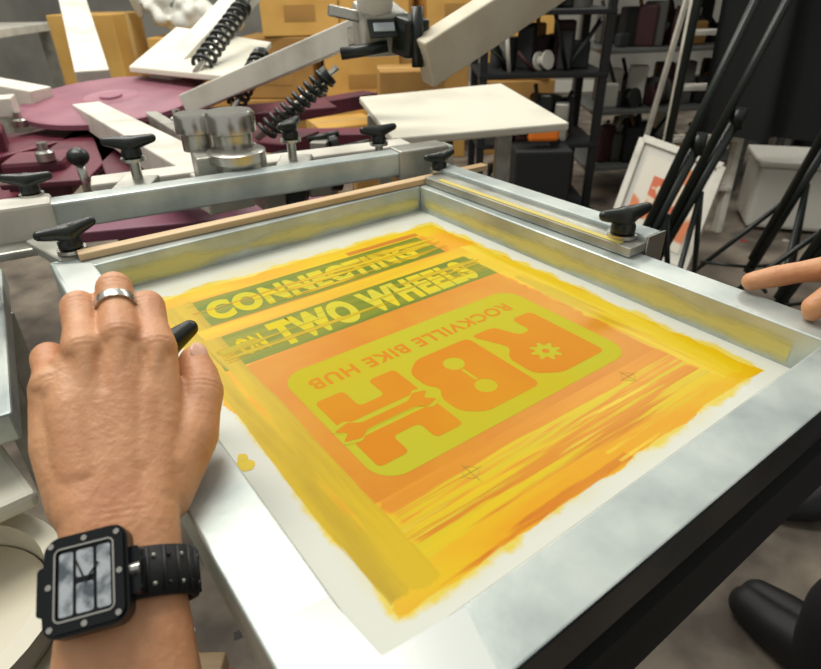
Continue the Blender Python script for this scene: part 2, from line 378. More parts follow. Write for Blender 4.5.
beam("holder_crossbar",(-.66,.575,.892),(.065,.945,.892),.030,.034,ALU,PR)
beam("crossbar_sleeve_left",(-.53,.642,.890),(-.425,.695,.890),.044,.046,WHITEP,PR,bev=.004)
beam("crossbar_sleeve_right",(-.02,.902,.890),(.055,.940,.890),.040,.044,ALU_D,PR,bev=.003)
beam("sleeve_plate_left",(-.62,.56,.868),(-.40,.675,.868),.05,.01,ALU_D,PR)
beam("corner_bracket_left",(-.43,.66,.872),(-.36,.60,.872),.035,.012,ALU_D,PR)
beam("holder_back_rail",(-.46,.86,.875),(.0,1.07,.875),.05,.02,WHITEP,PR)
beam("holder_gusset_a",(-.37,.83,.895),(-.37,.74,.885),.05,.012,ALU_D,PR)
beam("holder_gusset_b",(-.17,.93,.895),(-.17,.84,.885),.05,.012,ALU_D,PR)
def drum(name,x,y,z0,r,hh):
    lathe(name,[(0,z0),(r*.8,z0),(r*.8,z0+hh*.45),(r,z0+hh*.5),(r,z0+hh*.92),(r*.9,z0+hh),(0,z0+hh)],STEEL,PR,(x,y,0))
box("pivot_block",(-.255,.862,.902),(.095,.06,.045),ALU_D,PR,(0,0,.45))
drum("pivot_drum_a",-.245,.865,.922,.034,.055)
drum("pivot_drum_b",-.300,.880,.922,.028,.050)
drum("pivot_drum_c",-.238,.845,.90,.040,.03)
beam("print_arm",(-.26,.86,.86),(-.86,1.70,.83),.07,.05,WHITEP,PR)
beam("print_arm_side",(-.20,.88,.845),(-.72,1.72,.82),.03,.04,ALU_D,PR)

hub=V((-.82,1.77,0))
lathe("carousel_disc",[(0,0),(.225,0),(.235,.004),(.235,.016),(.228,.020),(.075,.020),(.072,.022),(.066,.020),(.030,.020),(.028,.026),(0,.026)],PINK,PR,(-.82,1.77,.838),64,(math.radians(6),0,0))
cyl("carousel_column",(-.82,1.77,0),(-.82,1.77,.83),.085,MAROON,PR)
lathe("carousel_lower_hub",[(0,.70),(.27,.70),(.29,.71),(.29,.755),(.27,.765),(.10,.78),(.10,.80),(0,.80)],MAROON,PR,(-.82,1.77,0),64)
for i in range(4):
    a=math.radians(45+90*i);beam("base_leg_%d"%i,hub+V((0,0,.05)),hub+V((.7*math.cos(a),.7*math.sin(a),.04)),.09,.07,MAROON,PR)
def ang_arm(name,ang,r0,r1,z,w,hh,m):
    a=math.radians(ang);u=V((math.cos(a),math.sin(a),0));return beam(name,hub+u*r0+V((0,0,z)),hub+u*r1+V((0,0,z)),w,hh,m,PR)
for i,a in enumerate((-46,-2,44,90,136,182,-92,-140)):
    ang_arm("platen_arm_%d"%i,a,.2,1.25 if i==0 else .95,.735,.085,.05,MAROON)
for i,a in enumerate((-62,-25,20,-115,-80)):
    ang_arm("hub_plate_%d"%i,a,.10,.62,.792,.16,.012,MAROON)
beam("maroon_cross_plate",(-.75,.98,.755),(-.16,1.12,.755),.11,.02,mat("maroon_purple",(122,68,90),.5),PR)
box("maroon_block_a",(-1.02,1.42,.80),(.16,.12,.10),MAROON,PR,(0,0,.5),.01)
box("maroon_block_b",(-.78,1.28,.78),(.12,.10,.08),MAROON,PR,(0,0,.2),.01)
for i,(x,y) in enumerate(((-1.0,1.4),(-.74,1.24),(-.66,1.42),(-.58,1.58),(-.98,1.58))):
    lathe("hub_bolt_%d"%i,[(0,0),(.018,0),(.018,.016),(.010,.02),(.010,.035),(0,.035)],STEEL,PR,(x,y,.845 if i<1 else .82),12)
for i,(x,y) in enumerate(((-1.13,1.33),(-.62,1.14),(-.40,1.16))):
    sph("black_ball_knob_%d"%i,(x,y,.85),(.020,.020,.017),BLACK,PR);cyl("ball_knob_stem_%d"%i,(x,y,.77),(x,y,.84),.008,STEEL,PR)
for i,(x,y,z) in enumerate(((-.28,1.20,.80),(-.12,1.28,.80),(-.20,1.42,.79),(-.44,1.30,.80),(-.90,1.12,.78),(-.15,1.02,.83),(-.22,1.0,.81))):
    box("latch_block_%d"%i,(x,y,z),(.05,.04,.04),ALU_D,PR,(0,0,i*.7));cyl("latch_pin_%d"%i,(x-.03,y,z+.02),(x+.04,y+.02,z+.03),.008,BLACK,PR)
    lathe("latch_wheel_%d"%i,[(0,-.008),(.022,-.008),(.022,.008),(0,.008)],BLACK,PR,(x+.03,y-.01,z+.01),20,(1.4,0,i))
beam("upper_arm_a",(-.99,2.05,.865),(-1.50,3.1,1.14),.10,.06,WHITEP,PR)
beam("upper_arm_b",(-.74,1.96,.865),(-.46,2.55,1.19),.085,.06,WHITEP,PR)
beam("upper_arm_c",(-.56,1.63,.86),(-.07,1.42,1.045),.05,.05,WHITEP,PR)
beam("upper_arm_d",(-1.0,1.75,.86),(-1.9,1.95,.99),.08,.05,WHITEP,PR)
beam("upper_arm_e",(-1.0,1.62,.865),(-1.7,1.35,.86),.07,.045,WHITEP,PR)
def shock(name,a,b2,R,r,t):
    a=V(a);b2=V(b2);cyl(name+"_rod",a-(b2-a)*.12,b2+(b2-a)*.15,R*.35,STEEL,PR);coil(name+"_coil",a,b2,R,r,t,BLACK,PR)
    lathe(name+"_cap",[(0,-.006),(R*1.1,-.006),(R*1.1,.006),(0,.006)],BLACK,PR,b2,24,((b2-a).to_track_quat('Z','Y').to_euler()))
shock("spring_a",(-.585,1.86,.925),(-.50,2.1,1.06),.024,.006,10)
shock("spring_b",(-.31,1.34,.845),(-.165,1.36,.955),.019,.005,11)
shock("spring_c",(-.42,1.56,.87),(-.38,1.72,.96),.020,.005,9)
box("head_block",(-.045,1.17,1.055),(.075,.09,.07),ALU_D,PR,(.2,0,.35),.006)
box("head_black_body",(.005,1.13,1.045),(.045,.07,.06),BLACK,PR,(.1,0,.5),.006)
box("head_label_plate",(-.035,1.115,1.058),(.055,.004,.030),BLACK,PR,(-.5,0,.35),.001)
box("head_label",(-.035,1.112,1.060),(.036,.004,.014),mat("label_grey",(180,190,194),.5),PR,(-.5,0,.35),.001)
lathe("head_dial",[(0,0),(.026,0),(.03,.006),(.03,.03),(.022,.036),(0,.036)],WHITE,PR,(-.05,1.14,1.082),24,(.2,0,0))
lathe("head_knob",[(0,0),(.014,0),(.016,.02),(.010,.03),(0,.03)],STEEL,PR,(.055,1.12,1.03),20,(0,1.2,0))
beam("head_link",(-.10,1.34,1.03),(-.04,1.18,1.05),.035,.035,STEEL,PR)
beam("head_lever",(-.13,1.15,1.085),(-.02,1.18,1.06),.018,.018,STEEL,PR)
cyl("head_pin",(.02,1.10,1.00),(.02,1.10,1.09),.010,BLACK,PR)
cyl("head_cross_pin",(-.11,1.12,1.02),(-.03,1.12,1.03),.010,BLACK,PR)
beam("raised_head_arm",(.030,1.10,1.005),(.46,1.36,1.22),.035,.082,mat("beige_arm",(222,214,192),.5,0,c2=(204,194,170),scale=8),PR,bev=.004,up=(-.3,-.5,1))

def quadslab(name,P,th,m,par,bev=.004):
    bm=bmesh.new();t=[bm.verts.new(p) for p in P];d2=[bm.verts.new(V(p)-V((0,0,th))) for p in P]
    bm.faces.new(t);bm.faces.new(list(reversed(d2)))
    for i in range(4): bm.faces.new((t[i],d2[i],d2[(i+1)%4],t[(i+1)%4]))
    bmesh.ops.recalc_face_normals(bm,faces=bm.faces)
    return addbevel(from_bm(name,bm,m,par),bev,2)
PL=empty("white_platen")
quadslab("platen_board",[(-.13,1.75,.85),(.29,1.95,.85),(.36,1.37,.85),(-.03,1.25,.85)],.018,PLATEN,PL)
beam("platen_bracket",(-.1,1.6,.815),(.25,1.6,.815),.06,.04,ALU_D,PL)
beam("platen_leg_a",(.22,1.42,0),(.22,1.42,.83),.03,.03,ALU_D,PL);beam("platen_leg_b",(.30,1.85,0),(.30,1.85,.83),.03,.03,ALU_D,PL)
beam("platen_leg_c",(-.05,1.35,0),(-.05,1.35,.83),.03,.03,ALU_D,PL)
beam("platen_brace",(.22,1.42,.35),(.30,1.85,.5),.025,.025,ALU_D,PL)
quadslab("raised_platen_board",[(-.83,1.95,.915),(-.80,2.35,.996),(-.445,2.2,.954),(-.45,1.75,.906)],.018,PLATEN,PR)
beam("raised_platen_arm",(-.78,1.9,.82),(-.6,2.1,.90),.05,.04,MAROON,PR)
UP=empty("under_platen",(-.0237,.0958,0),(0,0,YAW))
poly("platen_board",rrect(.045,.01,.465,.57,.015),.815,PLATEN,UP,th=.012)
poly("platen_rubber_edge",rrect(.03,.002,.49,.575,.016),.785,BLACKM,UP,th=.045)
beam("platen_front_bar",(.02,.012,.77),(.50,.012,.77),.02,.06,BLACKM,UP)
beam("platen_support",(.25,.25,.74),(.25,.72,.74),.09,.04,BLACKM,UP)
beam("support_post",(.25,.3,0),(.25,.3,.74),.07,.07,BLACKM,UP)

RL=empty("side_rail")
beam("rail_body",(-.365,.395,.80),(-.55,.70,.80),.05,.03,ALU,RL);beam("rail_lip",(-.385,.395,.822),(-.57,.695,.822),.008,.02,ALU_D,RL,bev=.001)
beam("rail_post",(-.50,.62,0),(-.50,.62,.79),.04,.04,ALU_D,RL)
WP=empty("white_platen.001")
quadslab("platen_board",[(-.43,.475,.755),(-.325,.375,.755),(-.41,.30,.755),(-.66,.44,.755)],.018,PLATEN,WP,.006)
beam("platen_arm",(-.50,.42,.72),(-.72,.80,.72),.05,.03,MAROON,WP);beam("platen_post",(-.60,.46,0),(-.60,.46,.735),.05,.05,ALU_D,WP)
BK=empty("white_bucket",(-.385,.285,0))
lathe("bucket_body",[(0,.42),(.085,.42),(.098,.70),(.106,.70),(.106,.715),(.090,.715),(.080,.45),(0,.45)],CREAM,BK)
lathe("bucket_rim",[(.098,.675),(.110,.675),(.110,.683),(.098,.683),(.098,.675)],CREAM,BK)
lathe("bucket_paint",[(0,.675),(.0865,.675),(.087,.69),(0,.69)],mat("paint_white",(214,206,184),.3),BK)
SH=empty("work_stool",(-.385,.285,0))
box("stool_top",(0,0,.402),(.3,.3,.03),WOOD,SH)
for i,(x,y) in enumerate(((-.12,-.12),(.12,-.12),(.12,.12),(-.12,.12))): beam("stool_leg_%d"%i,(x,y,0),(x,y,.39),.03,.03,WOOD,SH)

# ---------------- people
hy=V((-.308,.836,.455)).normalized();nn=V((.342,-.348,.873));nn=(nn-hy*nn.dot(hy)).normalized();hx=hy.cross(nn)
WR=V((-.147,.2094,.896))
def Hh(x,y,z): return WR+hx*x+hy*y+nn*z
PE=empty("person")
e=V((.25,-.84,-.48)).normalized();ey=-e;en=(nn-ey*nn.dot(ey)).normalized();ex=ey.cross(en)
def A(x,y,z): return WR+ex*x+ey*y+en*z
F={"index":[(.027,.104,.001),(.0262,.142,-.007),(.029,.155,-.032),(.030,.150,-.056)],
   "middle":[(.008,.112,.005),(.008,.155,-.003),(.009,.169,-.031),(.010,.165,-.056)],
   "ring":[(-.011,.106,.002),(-.0125,.145,-.008),(-.012,.158,-.034),(-.011,.154,-.058)],
   "pinky":[(-.028,.090,-.007),(-.0305,.117,-.020),(-.031,.125,-.040),(-.030,.121,-.058)]}
ch=[];folds=[]
for k,P in F.items():
    s=.92 if k=="pinky" else (.99 if k!="middle" else 1.0)
    r=[.0128*s,.0112*s,.0094*s,.0080*s]
    P2=[Hh(*p) for p in P]
    mid=(P2[0]+P2[1])/2
    ch.append([(P2[0],r[0]),(mid,.0103*s),(P2[1],r[1]),((P2[1]+P2[2])/2,.0096*s),(P2[2],r[2]),(P2[3],r[3])])
    x,y,z=P[0]
    ch.append([(Hh(x*.55,.012,-.006),.015),(Hh(x*.85,y*.6,z-.009),.0150),(Hh(x,y,z-.004),.0130)])
    ch.append([(Hh(x*.6,.03,.004),.004),(Hh(x*.85,y*.7,z+.0018),.004),(Hh(x,y-.004,z+.0055),.0065)])
    ax=(P2[1]-P2[0]).normalized()
    folds.append((P2[1]+nn*.009,ax,.011,.0006));folds.append((P2[0]+nn*.012,ax,.010,.0004))
for (x0,x1) in ((.017,.0),(-.001,.0),(-.019,0)):
    ch.append([(Hh(x0*.8,.03,-.006),.015),(Hh(x0,.070,-.004),.0135),(Hh(x0,.098,-.006),.0120)])
T=[(.020,.018,-.014),(.041,.052,-.017),(.051,.081,-.018),(.051,.106,-.021)]
ch.append([(Hh(*T[0]),.018),(Hh(*T[1]),.0165),(Hh(.047,.068,-.017),.0140),(Hh(*T[2]),.0142),(Hh(.0515,.094,-.020),.0126),(Hh(*T[3]),.0102)])
folds.append((Hh(.054,.081,-.006),(Hh(*T[3])-Hh(*T[1])).normalized(),.012,.0007))
folds.append((A(0,.004,.012),ey,.016,.0004))
ch.append([(Hh(.024,.03,-.012),.017),(Hh(.031,.056,-.013),.013),(Hh(.028,.074,-.010),.010)])
ch.append([(Hh(-.019,.02,-.014),.015),(Hh(-.027,.055,-.014),.014),(Hh(-.028,.081,-.014),.013)])
ch.append([(Hh(0,.02,-.014),.016),(Hh(0,.095,-.010),.014)])
for sx in (-1,-.4,.4,1):
    ch.append([(Hh(sx*.014,.02,-.008),.0165),(A(sx*.012,0,-.006),.0160),(A(sx*.011,-.03,-.007),.0170),(A(sx*.012,-.08,-.010),.021),(A(sx*.018,-.16,-.014),.028),(A(sx*.018,-.25,-.016),.030)])
LH=blob("left_hand_and_forearm",ch,.0013,5,SKIN,PE)
crease(LH,folds)
def nail(name,tip,dirv,nrm,par,s=1):
    M=frame_from(dirv,nrm).to_4x4();M.translation=tip
    o=sph(name,(0,0,0),(.0065*s,.0050*s,.0016),NAIL,par);o.matrix_local=M
nail("thumb_nail",Hh(.0535,.107,-.0122),hy,nn*1+hx*.35,PE,1.2)
rm=Hh(*F["middle"][0]).lerp(Hh(*F["middle"][1]),.62);dd=(Hh(*F["middle"][1])-Hh(*F["middle"][0]))
RG=empty("finger_ring")
o=lathe("silver_ring_band",[(.0106,-.003),(.0122,-.003),(.0126,0),(.0122,.003),(.0106,.003),(.0106,-.003)],STEEL,RG)
M=dd.to_track_quat('Z','Y').to_matrix().to_4x4();M.translation=rm-nn*.0002;o.matrix_local=M
WT=empty("wristwatch")
wc=A(0,-.028,-.007)
def Wl(x,y,z):return wc+ex*x+ey*y+en*z
rx,rz=.0305,.0205
bm=bmesh.new();n=64;rings=[]
for i in range(n):
    a=2*math.pi*i/n;c,s=math.cos(a),math.sin(a)
    row=[]
    for (dr,wy) in ((0,-.0115),(.0035,-.0115),(.0042,0),(.0035,.0115),(0,.0115)):
        row.append(bm.verts.new(Wl((rx+dr)*c,wy,(rz+dr)*s)))
    rings.append(row)
for i in range(n):
    p,q=rings[i],rings[(i+1)%n]
    for k in range(5): bm.faces.new((p[k],q[k],q[(k+1)%5],p[(k+1)%5]))
bmesh.ops.recalc_face_normals(bm,faces=bm.faces)
from_bm("strap",bm,RUBBER,WT,smooth=True)
for i in range(14):
    a=math.radians(-50+i*13)
    for k in (-1,1):
        sph("strap_stud_%d_%d"%(i,k),Wl((rx+.0040)*math.cos(a),k*.0065,(rz+.0040)*math.sin(a)),(.0011,.0011,.0011),ALU_D if i%2 else RUBBER,WT)
for i in range(9):
    a=math.radians(-40+i*14)
    cyl("strap_rib_%d"%i,Wl((rx+.0038)*math.cos(a),-.0105,(rz+.0038)*math.sin(a)),Wl((rx+.0038)*math.cos(a),.0105,(rz+.0038)*math.sin(a)),.0011,RUBBER,WT,n=10)
ac=math.radians(112)
cn=(ex*(math.cos(ac)*rz*1.2)+en*(math.sin(ac)*rx)).normalized();ct=ey.cross(cn).normalized()
cc=Wl((rx+.004)*math.cos(ac),0,(rz+.004)*math.sin(ac))
WC=empty("watch_case",parent=WT)
M=Matrix(((ct.x,ey.x,cn.x),(ct.y,ey.y,cn.y),(ct.z,ey.z,cn.z))).to_4x4();M.translation=cc;WC.matrix_local=M
GUN=mat("gunmetal",(44,46,48),.3,.8)
def pr(name,P,z,m,th,bev=0,holes=None):
    o=poly(name,P,z,m,WC,th=th,holes=holes)
    if bev: addbevel(o,bev,2)
    return o
pr("case_body",rrect(-.018,-.0215,.018,.0215,.007),.001,GUN,.008,.001)
pr("case_bezel",rrect(-.0165,-.020,.0165,.020,.005),.0058,GUN,.002,.0005,holes=[rrect(-.0120,-.0150,.0120,.0150,.002)])
pr("bezel_inlay",rrect(-.0128,-.0158,.0128,.0158,.003),.007,STEEL,.0006,0,holes=[rrect(-.0120,-.0150,.0120,.0150,.002)])
DIAL=mat("dial_silver",(196,202,206),.2,.2,c2=(96,104,112),scale=90,lo=.45,hi=.62)
pr("dial",rrect(-.0120,-.0150,.0120,.0150,.002),.0055,GUN,.0006)
for i,(x0,x1,y0,y1) in enumerate(((-.0108,-.0050,-.0135,.0135),(-.0036,.0036,-.0135,-.0010),(-.0036,.0036,.0016,.0135),(.0050,.0108,-.0135,.0135))):
    pr("dial_window_%d"%i,rrect(x0,y0,x1,y1,.0010,3),.0061,DIAL,.0004)
pr("watch_hand_hour",[(-.0004,-.001),(.0004,-.001),(.006,.006),(.0054,.0064)],.0068,BLACK,.0003);pr("watch_hand_minute",[(-.0004,0),(.0004,0),(-.004,.011),(-.0046,.0108)],.0070,BLACK,.0003)
for i,(x,y) in enumerate(((-.0140,-.0175),(.0140,-.0175),(-.0140,.0175),(.0140,.0175),(0,-.0182),(0,.0182),(-.0148,0),(.0148,0))):
    lathe("bezel_screw_%d"%i,[(0,0),(.0013,0),(.0013,.0006),(0,.0006)],STEEL,WC,(x,y,.0068),12)
lathe("crown",[(0,0),(.003,0),(.003,.004),(0,.004)],STEEL,WC,(0.018,0,.001),16,(0,math.pi/2,0))
for sx in (-1,1): pr("lug_%d"%sx,rrect(sx*.019-.003,-.0105,sx*.019+.003,.0105,.002),-.001,GUN,.006,.0006)
elb=A(0,-.25,-.016)
blob("shirt_sleeve_left",[[(elb+ey*.03,.052),(elb,.055),(V((-.14,-.10,.93)),.056),(V((-.20,-.20,1.08)),.07)]],.006,4,SHIRT,PE)
blob("right_forearm",[[((.24,-.02,.82),.042),((.20,-.05,.80),.045)],[((.24,-.02,.82),.04),((.30,-.12,.66),.035),((.31,-.10,.60),.028)]],.005,4,SKIN,PE)
blob("shirt_torso",[[((-.19,-.24,1.12),.075),((0,-.27,1.15),.10),((.19,-.24,1.12),.075)],[((-.10,-.34,1.08),.12),((-.08,-.48,.98),.12),((-.07,-.58,.90),.12)],[((.10,-.34,1.08),.12),((.08,-.48,.98),.12),((.07,-.58,.90),.12)],[((.20,-.24,1.10),.065),((.24,-.16,.98),.055),((.22,-.06,.84),.052)]],.01,5,SHIRT,PE)
blob("right_hand_at_rest",[[((.31,-.10,.60),.028),((.31,-.09,.56),.03),((.31,-.08,.51),.026)],[((.30,-.07,.51),.01),((.30,-.06,.462),.008)],[((.322,-.075,.51),.01),((.322,-.065,.462),.008)],[((.342,-.085,.515),.01),((.342,-.08,.475),.007)],[((.282,-.08,.51),.01),((.28,-.07,.468),.008)],[((.29,-.06,.56),.012),((.272,-.045,.52),.009)]],.003,3,SKIN,PE)
def legs(par,hips,knees,feet,fdir,nm,hem=.072):
    for i in range(2):
        blob("%s_trouser_leg_%d"%(nm,i),[[(hips[i],.105),(V(hips[i]).lerp(V(knees[i]),.5),.095),(knees[i],.085),(V(feet[i])+V((0,0,.18)),hem+.008),(V(feet[i])+V((0,0,.08)),hem)]],.008,4,TROUS,par)
        f=V(feet[i]);fd=V(fdir[i]).normalized();sd=V((-fd.y,fd.x,0))
        blob("%s_shoe_%d"%(nm,i),[[(f+V((0,0,.048))-fd*.04+sd*q,.044),(f+V((0,0,.060))+fd*.04+sd*q,.050),(f+fd*.12+V((0,0,.046))+sd*q*1.3,.042),(f+fd*.17+V((0,0,.038))+sd*q,.036)] for q in (-.016,.016)],.005,4,SHOE,par)
def head(par,c,fd,nm):
    fd=V(fd).normalized();up=V((0,0,1));sd=fd.cross(up).normalized();up=sd.cross(fd)
    def P(x,y,z): return V(c)+sd*x+fd*y+up*z
    blob(nm+"_head",[[(P(0,-.02,.03),.085),(P(0,.02,.02),.08)],[(P(0,.03,-.05),.055),(P(0,.05,-.07),.04)],[(P(0,.09,.02),.010),(P(0,.108,-.015),.013)],[(P(0,-.02,-.05),.055),(P(0,-.05,-.15),.055)],[(P(.082,-.01,.0),.014),(P(.085,-.015,-.02),.012)],[(P(-.082,-.01,0),.014),(P(-.085,-.015,-.02),.012)]],.004,4,SKIN,par)
    blob(nm+"_hair",[[(P(0,-.03,.045),.088),(P(0,.02,.06),.07)],[(P(0,-.06,.0),.07),(P(0,-.05,-.04),.05)]],.006,3,HAIR,par)
    for s in (-1,1): sph(nm+"_eye_%d"%s,P(s*.031,.088,.015),(.011,.011,.009),WHITE,par);sph(nm+"_pupil_%d"%s,P(s*.031,.096,.015),(.005,.005,.005),BLACK,par)
    blob(nm+"_mouth",[[(P(-.02,.088,-.055),.005),(P(0,.094,-.055),.006),(P(.02,.088,-.055),.005)]],.002,1,mat("lips",(170,96,84),.5),par)
legs(PE,[(-.09,-.62,.88),(.09,-.62,.88)],[(-.10,-.50,.48),(.10,-.50,.48)],[(-.11,-.55,0),(.11,-.55,0)],[(0,1,0),(0,1,0)],"printer")
head(PE,(0,-.20,1.38),(0,.8,-.5),"printer")
P2=empty("person.001")
IDX=[(.455,.452,.912),(.412,.462,.911),(.366,.478,.904),(.334,.488,.893),(.315,.494,.885)]
c2=[[(IDX[0],.014),((.433,.457,.911),.0114),(IDX[1],.0118),((.39,.47,.908),.0104),(IDX[2],.0112),((.35,.483,.899),.0095),(IDX[3],.0100),(IDX[4],.0084)]]
c2.append([((.455,.432,.912),.014),((.398,.434,.911),.0112),((.348,.436,.899),.0106),((.337,.436,.889),.0092),((.338,.437,.884),.0082)])
c2.append([((.46,.412,.909),.014),((.418,.409,.906),.011),((.376,.400,.897),.0096),((.364,.402,.888),.0086),((.366,.404,.884),.0078)])
c2.append([((.465,.394,.905),.013),((.428,.387,.900),.0098),((.398,.378,.892),.0086),((.388,.378,.882),.0078),((.386,.380,.876),.007)])
c2.append([((.505,.458,.912),.017),((.475,.482,.902),.0145),((.445,.493,.895),.012),((.425,.495,.890),.0095)])
for yy in (.455,.436,.418,.400): c2.append([((.54,.44,.928),.018),((.50,.43+(yy-.43)*.8,.918),.015),((.455,yy,.910),.013)])
c2.append([((.53,.45,.93),.022),((.56,.437,.945),.023),((.64,.42,1.01),.032),((.75,.40,1.10),.04)])
c2.append([((.53,.428,.93),.022),((.56,.427,.945),.023),((.64,.415,1.01),.030)])
RH=blob("left_hand_and_forearm",c2,.0014,4,SKIN,P2)
axr=(V(IDX[4])-V(IDX[2])).normalized()
crease(RH,[(V(IDX[2])+V((0,-.002,.011)),axr,.011,.0007),(V(IDX[3])+V((0,-.002,.009)),axr,.009,.0006),(V((.348,.430,.909)),V((-1,0,-.3)).normalized(),.010,.0006)])
nail("index_nail",V((.3170,.4930,.8922)),V((-1,.2,-.35)),V((-.2,-.25,1)),P2,1.0)
blob("shirt_torso",[[((.99,.40,1.33),.075),((1.06,.56,1.36),.10),((.99,.74,1.33),.075)],[((1.10,.48,1.2),.12),((1.15,.48,.98),.12)],[((1.10,.65,1.2),.12),((1.15,.65,.98),.12)],[((.99,.40,1.32),.065),((.76,.40,1.11),.056),((.70,.41,1.06),.054)],[((1.0,.74,1.32),.065),((1.0,.80,1.05),.052),((.90,.82,.86),.045)]],.01,5,SHIRT,P2)
blob("right_hand_at_side",[[((.90,.82,.86),.036),((.80,.83,.76),.030)],[((.80,.83,.76),.03),((.76,.83,.71),.028)],[((.76,.812,.70),.01),((.735,.812,.65),.008)],[((.76,.832,.70),.01),((.735,.832,.645),.008)],[((.76,.852,.70),.01),((.735,.852,.655),.008)],[((.77,.870,.71),.009),((.748,.870,.672),.007)],[((.77,.80,.73),.012),((.74,.785,.69),.009)]],.004,3,SKIN,P2)
legs(P2,[(1.14,.48,.92),(1.16,.68,.92)],[(.82,.55,.46),(1.12,.90,.48)],[(.76,.60,0),(1.05,1.02,0)],[(-.5,1.0,0),(-1,0,0)],"helper",.085)
head(P2,(1.0,.56,1.58),(-1,0,-.4),"helper")

# ---------------- background
def carton(c,s,rz,m=None):
    o=empty("cardboard_box",c,(0,0,rz));m=m or random.choice([CARD,CARD,CARD2])
    box("carton_body",(0,0,s[2]/2),s,m,o,bev=.006)
    box("carton_tape",(0,0,s[2]/2),(s[0]+.002,.05,s[2]+.002),TAPE,o,bev=0)
    box("carton_flap_seam",(0,0,s[2]+.0015),(s[0]*.99,.004,.002),CARD2,o,bev=0)
    box("carton_print",(0,-s[1]/2-.001,s[2]*.35),(s[0]*.4,.002,s[2]*.25),CARD2,o,bev=0)
for x,y,z,w,dd_,hh,r in ((-.95,4.6,0,.55,.45,.42,.1),(-.38,4.5,0,.5,.45,.4,-.05),(.14,4.6,0,.5,.45,.42,.12),(-.85,4.6,.425,.5,.42,.38,-.1),(-.32,4.55,.405,.5,.42,.36,.15),(.18,4.62,.425,.5,.42,.4,0),
    (-.70,4.6,.81,.5,.42,.38,.08),(-.18,4.6,.78,.46,.4,.36,-.12),(.30,4.65,.83,.4,.4,.32,.2),(-.42,4.05,0,.4,.35,.34,.4),(.04,3.9,0,.42,.36,.36,-.3),(.02,3.92,.365,.38,.34,.30,.1),(-.62,3.5,0,.34,.3,.26,.5),(-.16,3.45,0,.3,.26,.3,.2),
    (-2.15,4.6,0,.5,.45,.5,.1),(-2.1,4.6,.505,.45,.4,.45,-.1),(-1.55,4.7,0,.5,.45,.5,.2),(-1.5,4.7,.505,.5,.4,.3,0),(.78,4.7,0,.5,.45,.5,.1),(.8,4.7,.505,.45,.4,.4,-.1)):
    carton((x,y,z),(w,dd_,hh),r)
CL=mat("white_cloth",(218,218,210),.6,bump=.6,bscale=14)
hp=[]
for i in range(26):
    x=-1.75+.022*i;hp.append([((x+random.uniform(-.08,.08),4.65+random.uniform(-.12,.12),.97+random.uniform(-.04,.10)-.006*i),random.uniform(.03,.08)),((x+random.uniform(-.12,.12),4.65+random.uniform(-.1,.1),.93+random.uniform(-.02,.14)-.006*i),random.uniform(.02,.05))])
blob("white_cloth_heap",hp,.014,2,CL)
TB=empty("work_table")
box("table_top",(-3.6,4.6,.86),(2.0,1.0,.05),WHITEP,TB)
for i,(x,y) in enumerate(((-4.5,4.2),(-2.7,4.2),(-4.5,5.0),(-2.7,5.0))): beam("table_leg_%d"%i,(x,y,0),(x,y,.84),.05,.05,ALU_D,TB)
blob("folded_fabric",[[((-3.2,4.4,.93),.06),((-2.9,4.5,.93),.07)],[((-3.7,4.5,.93),.07),((-3.5,4.6,.95),.08)]],.02,2,CL,TB)
CLU=[BLACKM,BLACKM,BLACKM,BLACKM,BLACK,BLACK,BLACK,ALU_D,WHITEP,WHITE,CARD2,mat("dark_red",(60,26,28),.6),mat("dark_grey",(46,50,50),.7),mat("dark_grey2",(78,78,74),.7),mat("dark_grey3",(34,36,38),.6)]
def clutter(par,x0,x1,y0,y1,zs,cnt,sk=.18):
    for z in zs:
        for i in range(cnt):
            x=random.uniform(x0,x1);y=random.uniform(y0,y1)+(x-x0)*sk;s=random.uniform(.04,.10);m=random.choice(CLU);k=random.random()
            hh=random.uniform(.05,.22)
            if k<.40: box("tool_case_%d"%i,(x,y,z+hh/2),(s*1.4,s,hh),m,par,(0,0,random.uniform(-.6,.6)),.01)
            elif k<.58: lathe("tin_%d"%i,[(0,0),(s*.45,0),(s*.45,hh*.9),(s*.38,hh),(0,hh)],m,par,(x,y,z),20)
            elif k<.76: lathe("cable_reel_%d"%i,[(s*.3,-.03),(s*.8,-.03),(s*.8,-.02),(s*.4,-.02),(s*.4,.02),(s*.8,.02),(s*.8,.03),(s*.3,.03)],m,par,(x,y,z+s*.8),20,(1.4,0,random.uniform(0,3)))
            else: cyl("rod_%d"%i,(x,y,z),(x+random.uniform(-.14,.14),y,z+hh*1.6),.010,m,par)
def rack(x0,x1,y,zs,cnt,sk=.18,dep=.5,top=1.7,m=ALU_D,seed=1):
    random.seed(seed)
    R=empty("shelving_rack");dy=(x1-x0)*sk
    for i,(px,py) in enumerate(((x0,y),(x1,y+dy),(x0,y+dep),(x1,y+dep+dy))): beam("rack_post_%d"%i,(px,py,0),(px,py,top),.035,.035,m,R)
    for i,z in enumerate(zs): quadslab("rack_shelf_%d"%i,[(x0-.02,y-.02,z),(x0-.02,y+dep+.02,z),(x1+.02,y+dep+dy+.02,z),(x1+.02,y+dy-.02,z)],.022,m,R)
    clutter(R,x0+.08,x1-.08,y+.04,y+dep-.12,zs[:-1] if zs[-1]>1.3 else zs,cnt,sk)
    return R
rack(1.02,1.95,3.35,(.2,.5,.8,1.1,1.5),30,seed=3,m=mat("rack_grey",(96,98,96),.5))
rack(2.15,3.2,3.5,(.2,.5,.8,1.1,1.5),22,seed=4,m=MATS["rack_grey"])
rack(.36,.92,3.0,(.1,.42,.74,1.0),24,0,.4,1.05,BLACKM,seed=11)
LD=empty("step_ladder")
